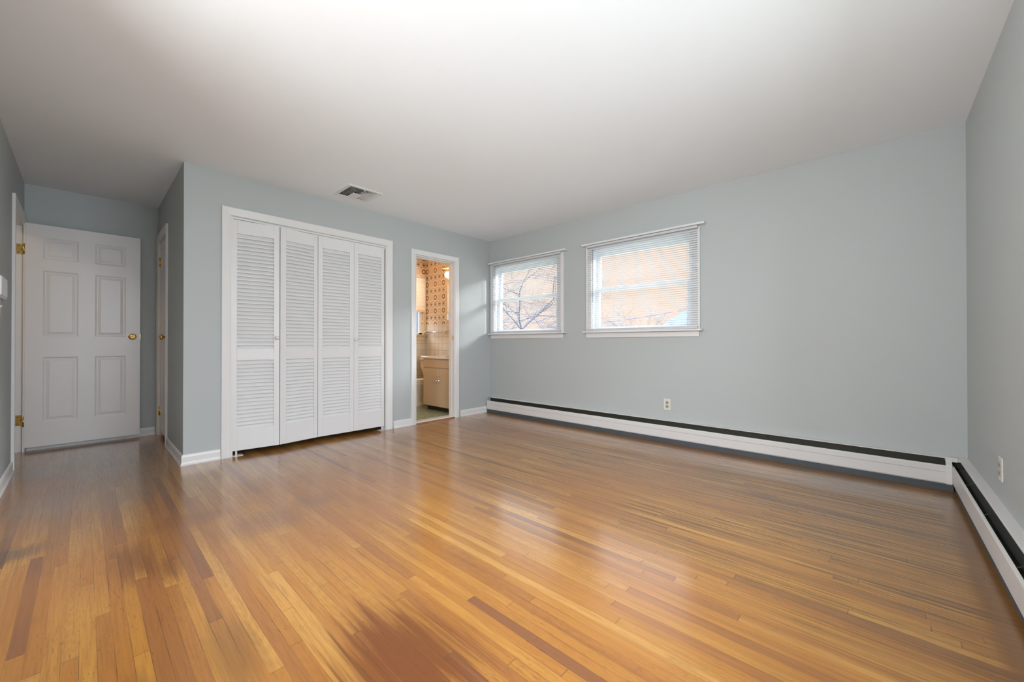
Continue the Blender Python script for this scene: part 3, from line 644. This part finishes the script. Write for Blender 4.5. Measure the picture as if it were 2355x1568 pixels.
# ------------------------------------------------------------------ ceiling vent
cv = empty('ceiling_vent', 'square white ceiling air vent near the closet wall', 'vent', ((vx0+vx1)/2, (vy0+vy1)/2, H))
hx, hy = (vx1-vx0)/2, (vy1-vy0)/2
q = MB(); ring = [(0, .0), (0, -.004), (.036, -.008), (.042, -.002), (.042, 0)]; vs = []; k = len(ring)
for sx_, sy_ in ((-1, -1), (1, -1), (1, 1), (-1, 1)):
    for u, d in ring: vs.append((sx_*(hx+u), sy_*(hy+u), d))
q.add(vs, [(i*k+a, i*k+(a+1) % k, ((i+1) % 4)*k+(a+1) % k, ((i+1) % 4)*k+a) for i in range(4) for a in range(k)])
q.build('frame', TRIM, cv)
q = MB()
for i in range(7):
    s_ = i*.0205; x = hx-s_-.004; y = -hy+s_+.004; yb_ = hy-.004; hgt, lean, t = -.001, .004, .0012
    # nested U blades opening towards the closet wall, leaning outwards
    q.add([(-x, y, -.005), (x, y, -.005), (x, y+lean, hgt), (-x, y+lean, hgt), (-x, y+t, -.005), (x, y+t, -.005), (x, y+lean+t, hgt), (-x, y+lean+t, hgt)],
          [(0,1,2,3), (4,7,6,5), (0,4,5,1), (3,2,6,7), (0,3,7,4), (1,5,6,2)])
    if i < 5:
        hgt, lean = .016, .012
        for s2 in (-1, 1):
            X0 = s2*x; X1 = s2*(x-lean)
            q.add([(X0, y, -.005), (X0, yb_, -.005), (X1, yb_, hgt), (X1, y, hgt), (X0-s2*t, y, -.005), (X0-s2*t, yb_, -.005), (X1-s2*t, yb_, hgt), (X1-s2*t, y, hgt)],
                  [(0,1,2,3), (4,7,6,5), (0,4,5,1), (3,2,6,7), (0,3,7,4), (1,5,6,2)])
q.box(-.045, .045, .0, hy, -.005, -.002)
q.build('louver_blades', TRIM, cv)
MB().box(-hx, hx, -hy, hy, .048, .05).box(-hx-.001, -hx, -hy, hy, .0, .05).box(hx, hx+.001, -hy, hy, 0, .05).box(-hx, hx, -hy-.001, -hy, 0, .05).box(-hx, hx, hy, hy+.001, 0, .05).build('duct_box', VOID, cv)
MB().box(-.006, .006, -hy-.01, -hy+.006, -.014, -.006).build('damper_lever', TRIM, cv)
MB().extr([(-.185, .0), (-.168, -.006), (-.16, -.002), (-.16, 0)], -hy-.02, hy+.05, lambda u, v, t: (u, t, v)).build('side_flange', CEIL, cv)

# ------------------------------------------------------------------ unseen windows added behind the photographer to light the room
def added_window(n, fn, a0, a1, b0, b1, label):
    wn = empty('window_%d' % n, label, 'window', kind='structure')
    casing('casing', a0, a1, b1, fn, .066, b0, True, parent=wn)
    def bx(a, b, c, d, e, f):
        m = MB(); p = [fn(a, c, e), fn(b, d, f)]
        return m.box(p[0][0], p[1][0], p[0][1], p[1][1], p[0][2], p[1][2])
    q = MB()
    for a, b, c, d in ((a0, a0+.05, b0, b1), (a1-.05, a1, b0, b1), (a0, a1, b0, b0+.05), (a0, a1, b1-.05, b1), (a0, a1, (b0+b1)/2-.02, (b0+b1)/2+.02), ((a0+a1)/2-.03, (a0+a1)/2+.03, b0, b1)):
        p, r = fn(a, c, -.09), fn(b, d, -.06); q.box(p[0], r[0], p[1], r[1], p[2], r[2])
    q.build('sash', VINYL, wn)
    p, r = fn(a0, b0, -.077), fn(a1, b1, -.073); MB().box(p[0], r[0], p[1], r[1], p[2], r[2]).build('glass_pane', GLASS, wn)
added_window(4, lambda a, b, d: (a, -L+d, b), *SW, 'bare window added for light in the south wall behind the camera')
added_window(5, fW, *WW, 'bare window added for light in the west wall behind the camera')

# ------------------------------------------------------------------ outdoors
tag(MB().box(-40, 60, -50, 60, -.75, -.65).build('lawn', GRASS), 'flat winter lawn around the house', 'ground', 'structure')
def tree(name, loc, ht, seed, label, spread=.62, r0=.11, levels=6, fork=.30, side=0.):
    rnd = random.Random(seed); tr = MB(); br = MB()
    def grow(p, d, ln, r, lv):
        pts = [p]; n = 4
        for i in range(n):
            d = (d+Vector((rnd.uniform(-1, 1), rnd.uniform(-1, 1), rnd.uniform(-.5, .7)))*.16).normalized(); pts.append(pts[-1]+d*ln/n)
        rs = [r*.72*(1-.45*i/n) for i in range(n+1)]
        br.tube(pts, rs, 5 if lv > 2 else 4, False)
        if lv <= 0: return
        for k in range(3 if lv > 1 else 4):
            q_ = pts[rnd.choice((2, 3, 4))] if k else pts[-1]
            ax = Vector((rnd.uniform(-1, 1), rnd.uniform(-1, 1), rnd.uniform(-.25, .5))).normalized()
            grow(q_, (d*(1-spread)+ax*spread*1.25).normalized(), ln*rnd.uniform(.62, .82), r*.55, lv-1)
    e = empty(name, label, 'tree', loc)
    hf = ht*fork
    tr.tube([(0, 0, -.02), (.02, 0, hf*.4), (0, .03, hf*.8), (0, 0, hf)], [r0*1.35, r0*1.05, r0*.95, r0*.9], 10)
    tr.build('trunk', BARK, e)
    nb = 5
    for k in range(nb):
        a = 2*math.pi*k/nb+rnd.uniform(-.3, .3); grow(Vector((0, 0, hf-.05)), Vector((math.cos(a)*.8, math.sin(a)*.8, .75)).normalized(), ht*.20, r0*.55, levels-2)
    br.build('branches', BARK, e)
    return e
def at(u, v, dep):     # a place seen at photo position (u, v) at the given depth
    p = Vector((-3.958, -4.0916, .9806))+fw*dep+r2*((u-1177.5)/909.97*dep)-u2*((v-784)/909.97*dep); return p
p = at(1200, 784, 12.5); tree('bare_tree', (p.x, p.y, -.65), 7.0, 3, 'bare tree with spreading branches outside the far window', .68, .07, 6, .30)
p = at(1275, 784, 22); tree('bare_tree', (p.x, p.y, -.65), 8.0, 11, 'bare tree behind, right of the first one in the far window', .7, .07, 6, .22)
p = at(1150, 784, 30); tree('bare_tree', (p.x, p.y, -.65), 8.0, 15, 'bare tree at the left side of the far window', .7, .07, 6, .20)
p = at(1412, 784, 26); tree('bare_tree', (p.x, p.y, -.65), 4.4, 21, 'small thin tree at the lower left of the nearer window', .5, .035, 5, .35)
p = at(1473, 784, 17); tree('bare_tree', (p.x, p.y, -.65), 4.2, 25, 'small thin tree in the lower middle of the nearer window', .42, .035, 5, .38)
pl = at(1584, 676, 24)
po = empty('utility_pole', 'distant pole at the right edge of the nearer window', 'utility pole', (pl.x, pl.y, -.65))
MB().tube([(0, 0, -.05), (0, 0, pl.z+.65)], [.14, .11], 10).build('pole', CABLE, po)
MB().lathe([(.05, 0), (.07, .03), (.07, .10), (.03, .14)], (0, 0, pl.z+.65), (0, 0, 1), 10).build('pole_cap', CABLE, po)
a, b = at(1290, 752, 36), at(1650, 696, 36)
q = MB().tube([tuple(a.lerp(b, i/12)+Vector((0, 0, -.25*math.sin(math.pi*i/12)))) for i in range(13)], .034, 6)
tag(q.build('utility_cable', CABLE), 'thin overhead cable sloping up across the nearer window', 'cable')
hp = at(1628, 784, 30)
nh = empty('neighbor_house', 'pale blue gabled house at the lower right of the nearer window', 'house', (hp.x, hp.y, -.65), rz=-yaw)
MB().box(-1.35, 3.2, 0, 6, 0, 2.9).build('wall', SIDE, nh)
MB().extr([(-1.6, 2.75), (.95, 4.4), (3.5, 2.75), (3.5, 2.9), (.95, 4.58), (-1.6, 2.9)], -.3, 6.2, lambda u, v, t: (u, t, v)).build('roof', ROOF, nh)
MB().extr([(-1.35, 2.85), (3.2, 2.85), (.95, 4.35)], .0, .1, lambda u, v, t: (u, t, v)).build('gable', SIDE, nh)
f = MB().box(-.4, .5, -.04, 0, 1.2, 2.3).build('window', TRIM, nh); MB().box(-.32, .42, -.045, -.04, 1.28, 2.22).build('pane', GREYM, f)
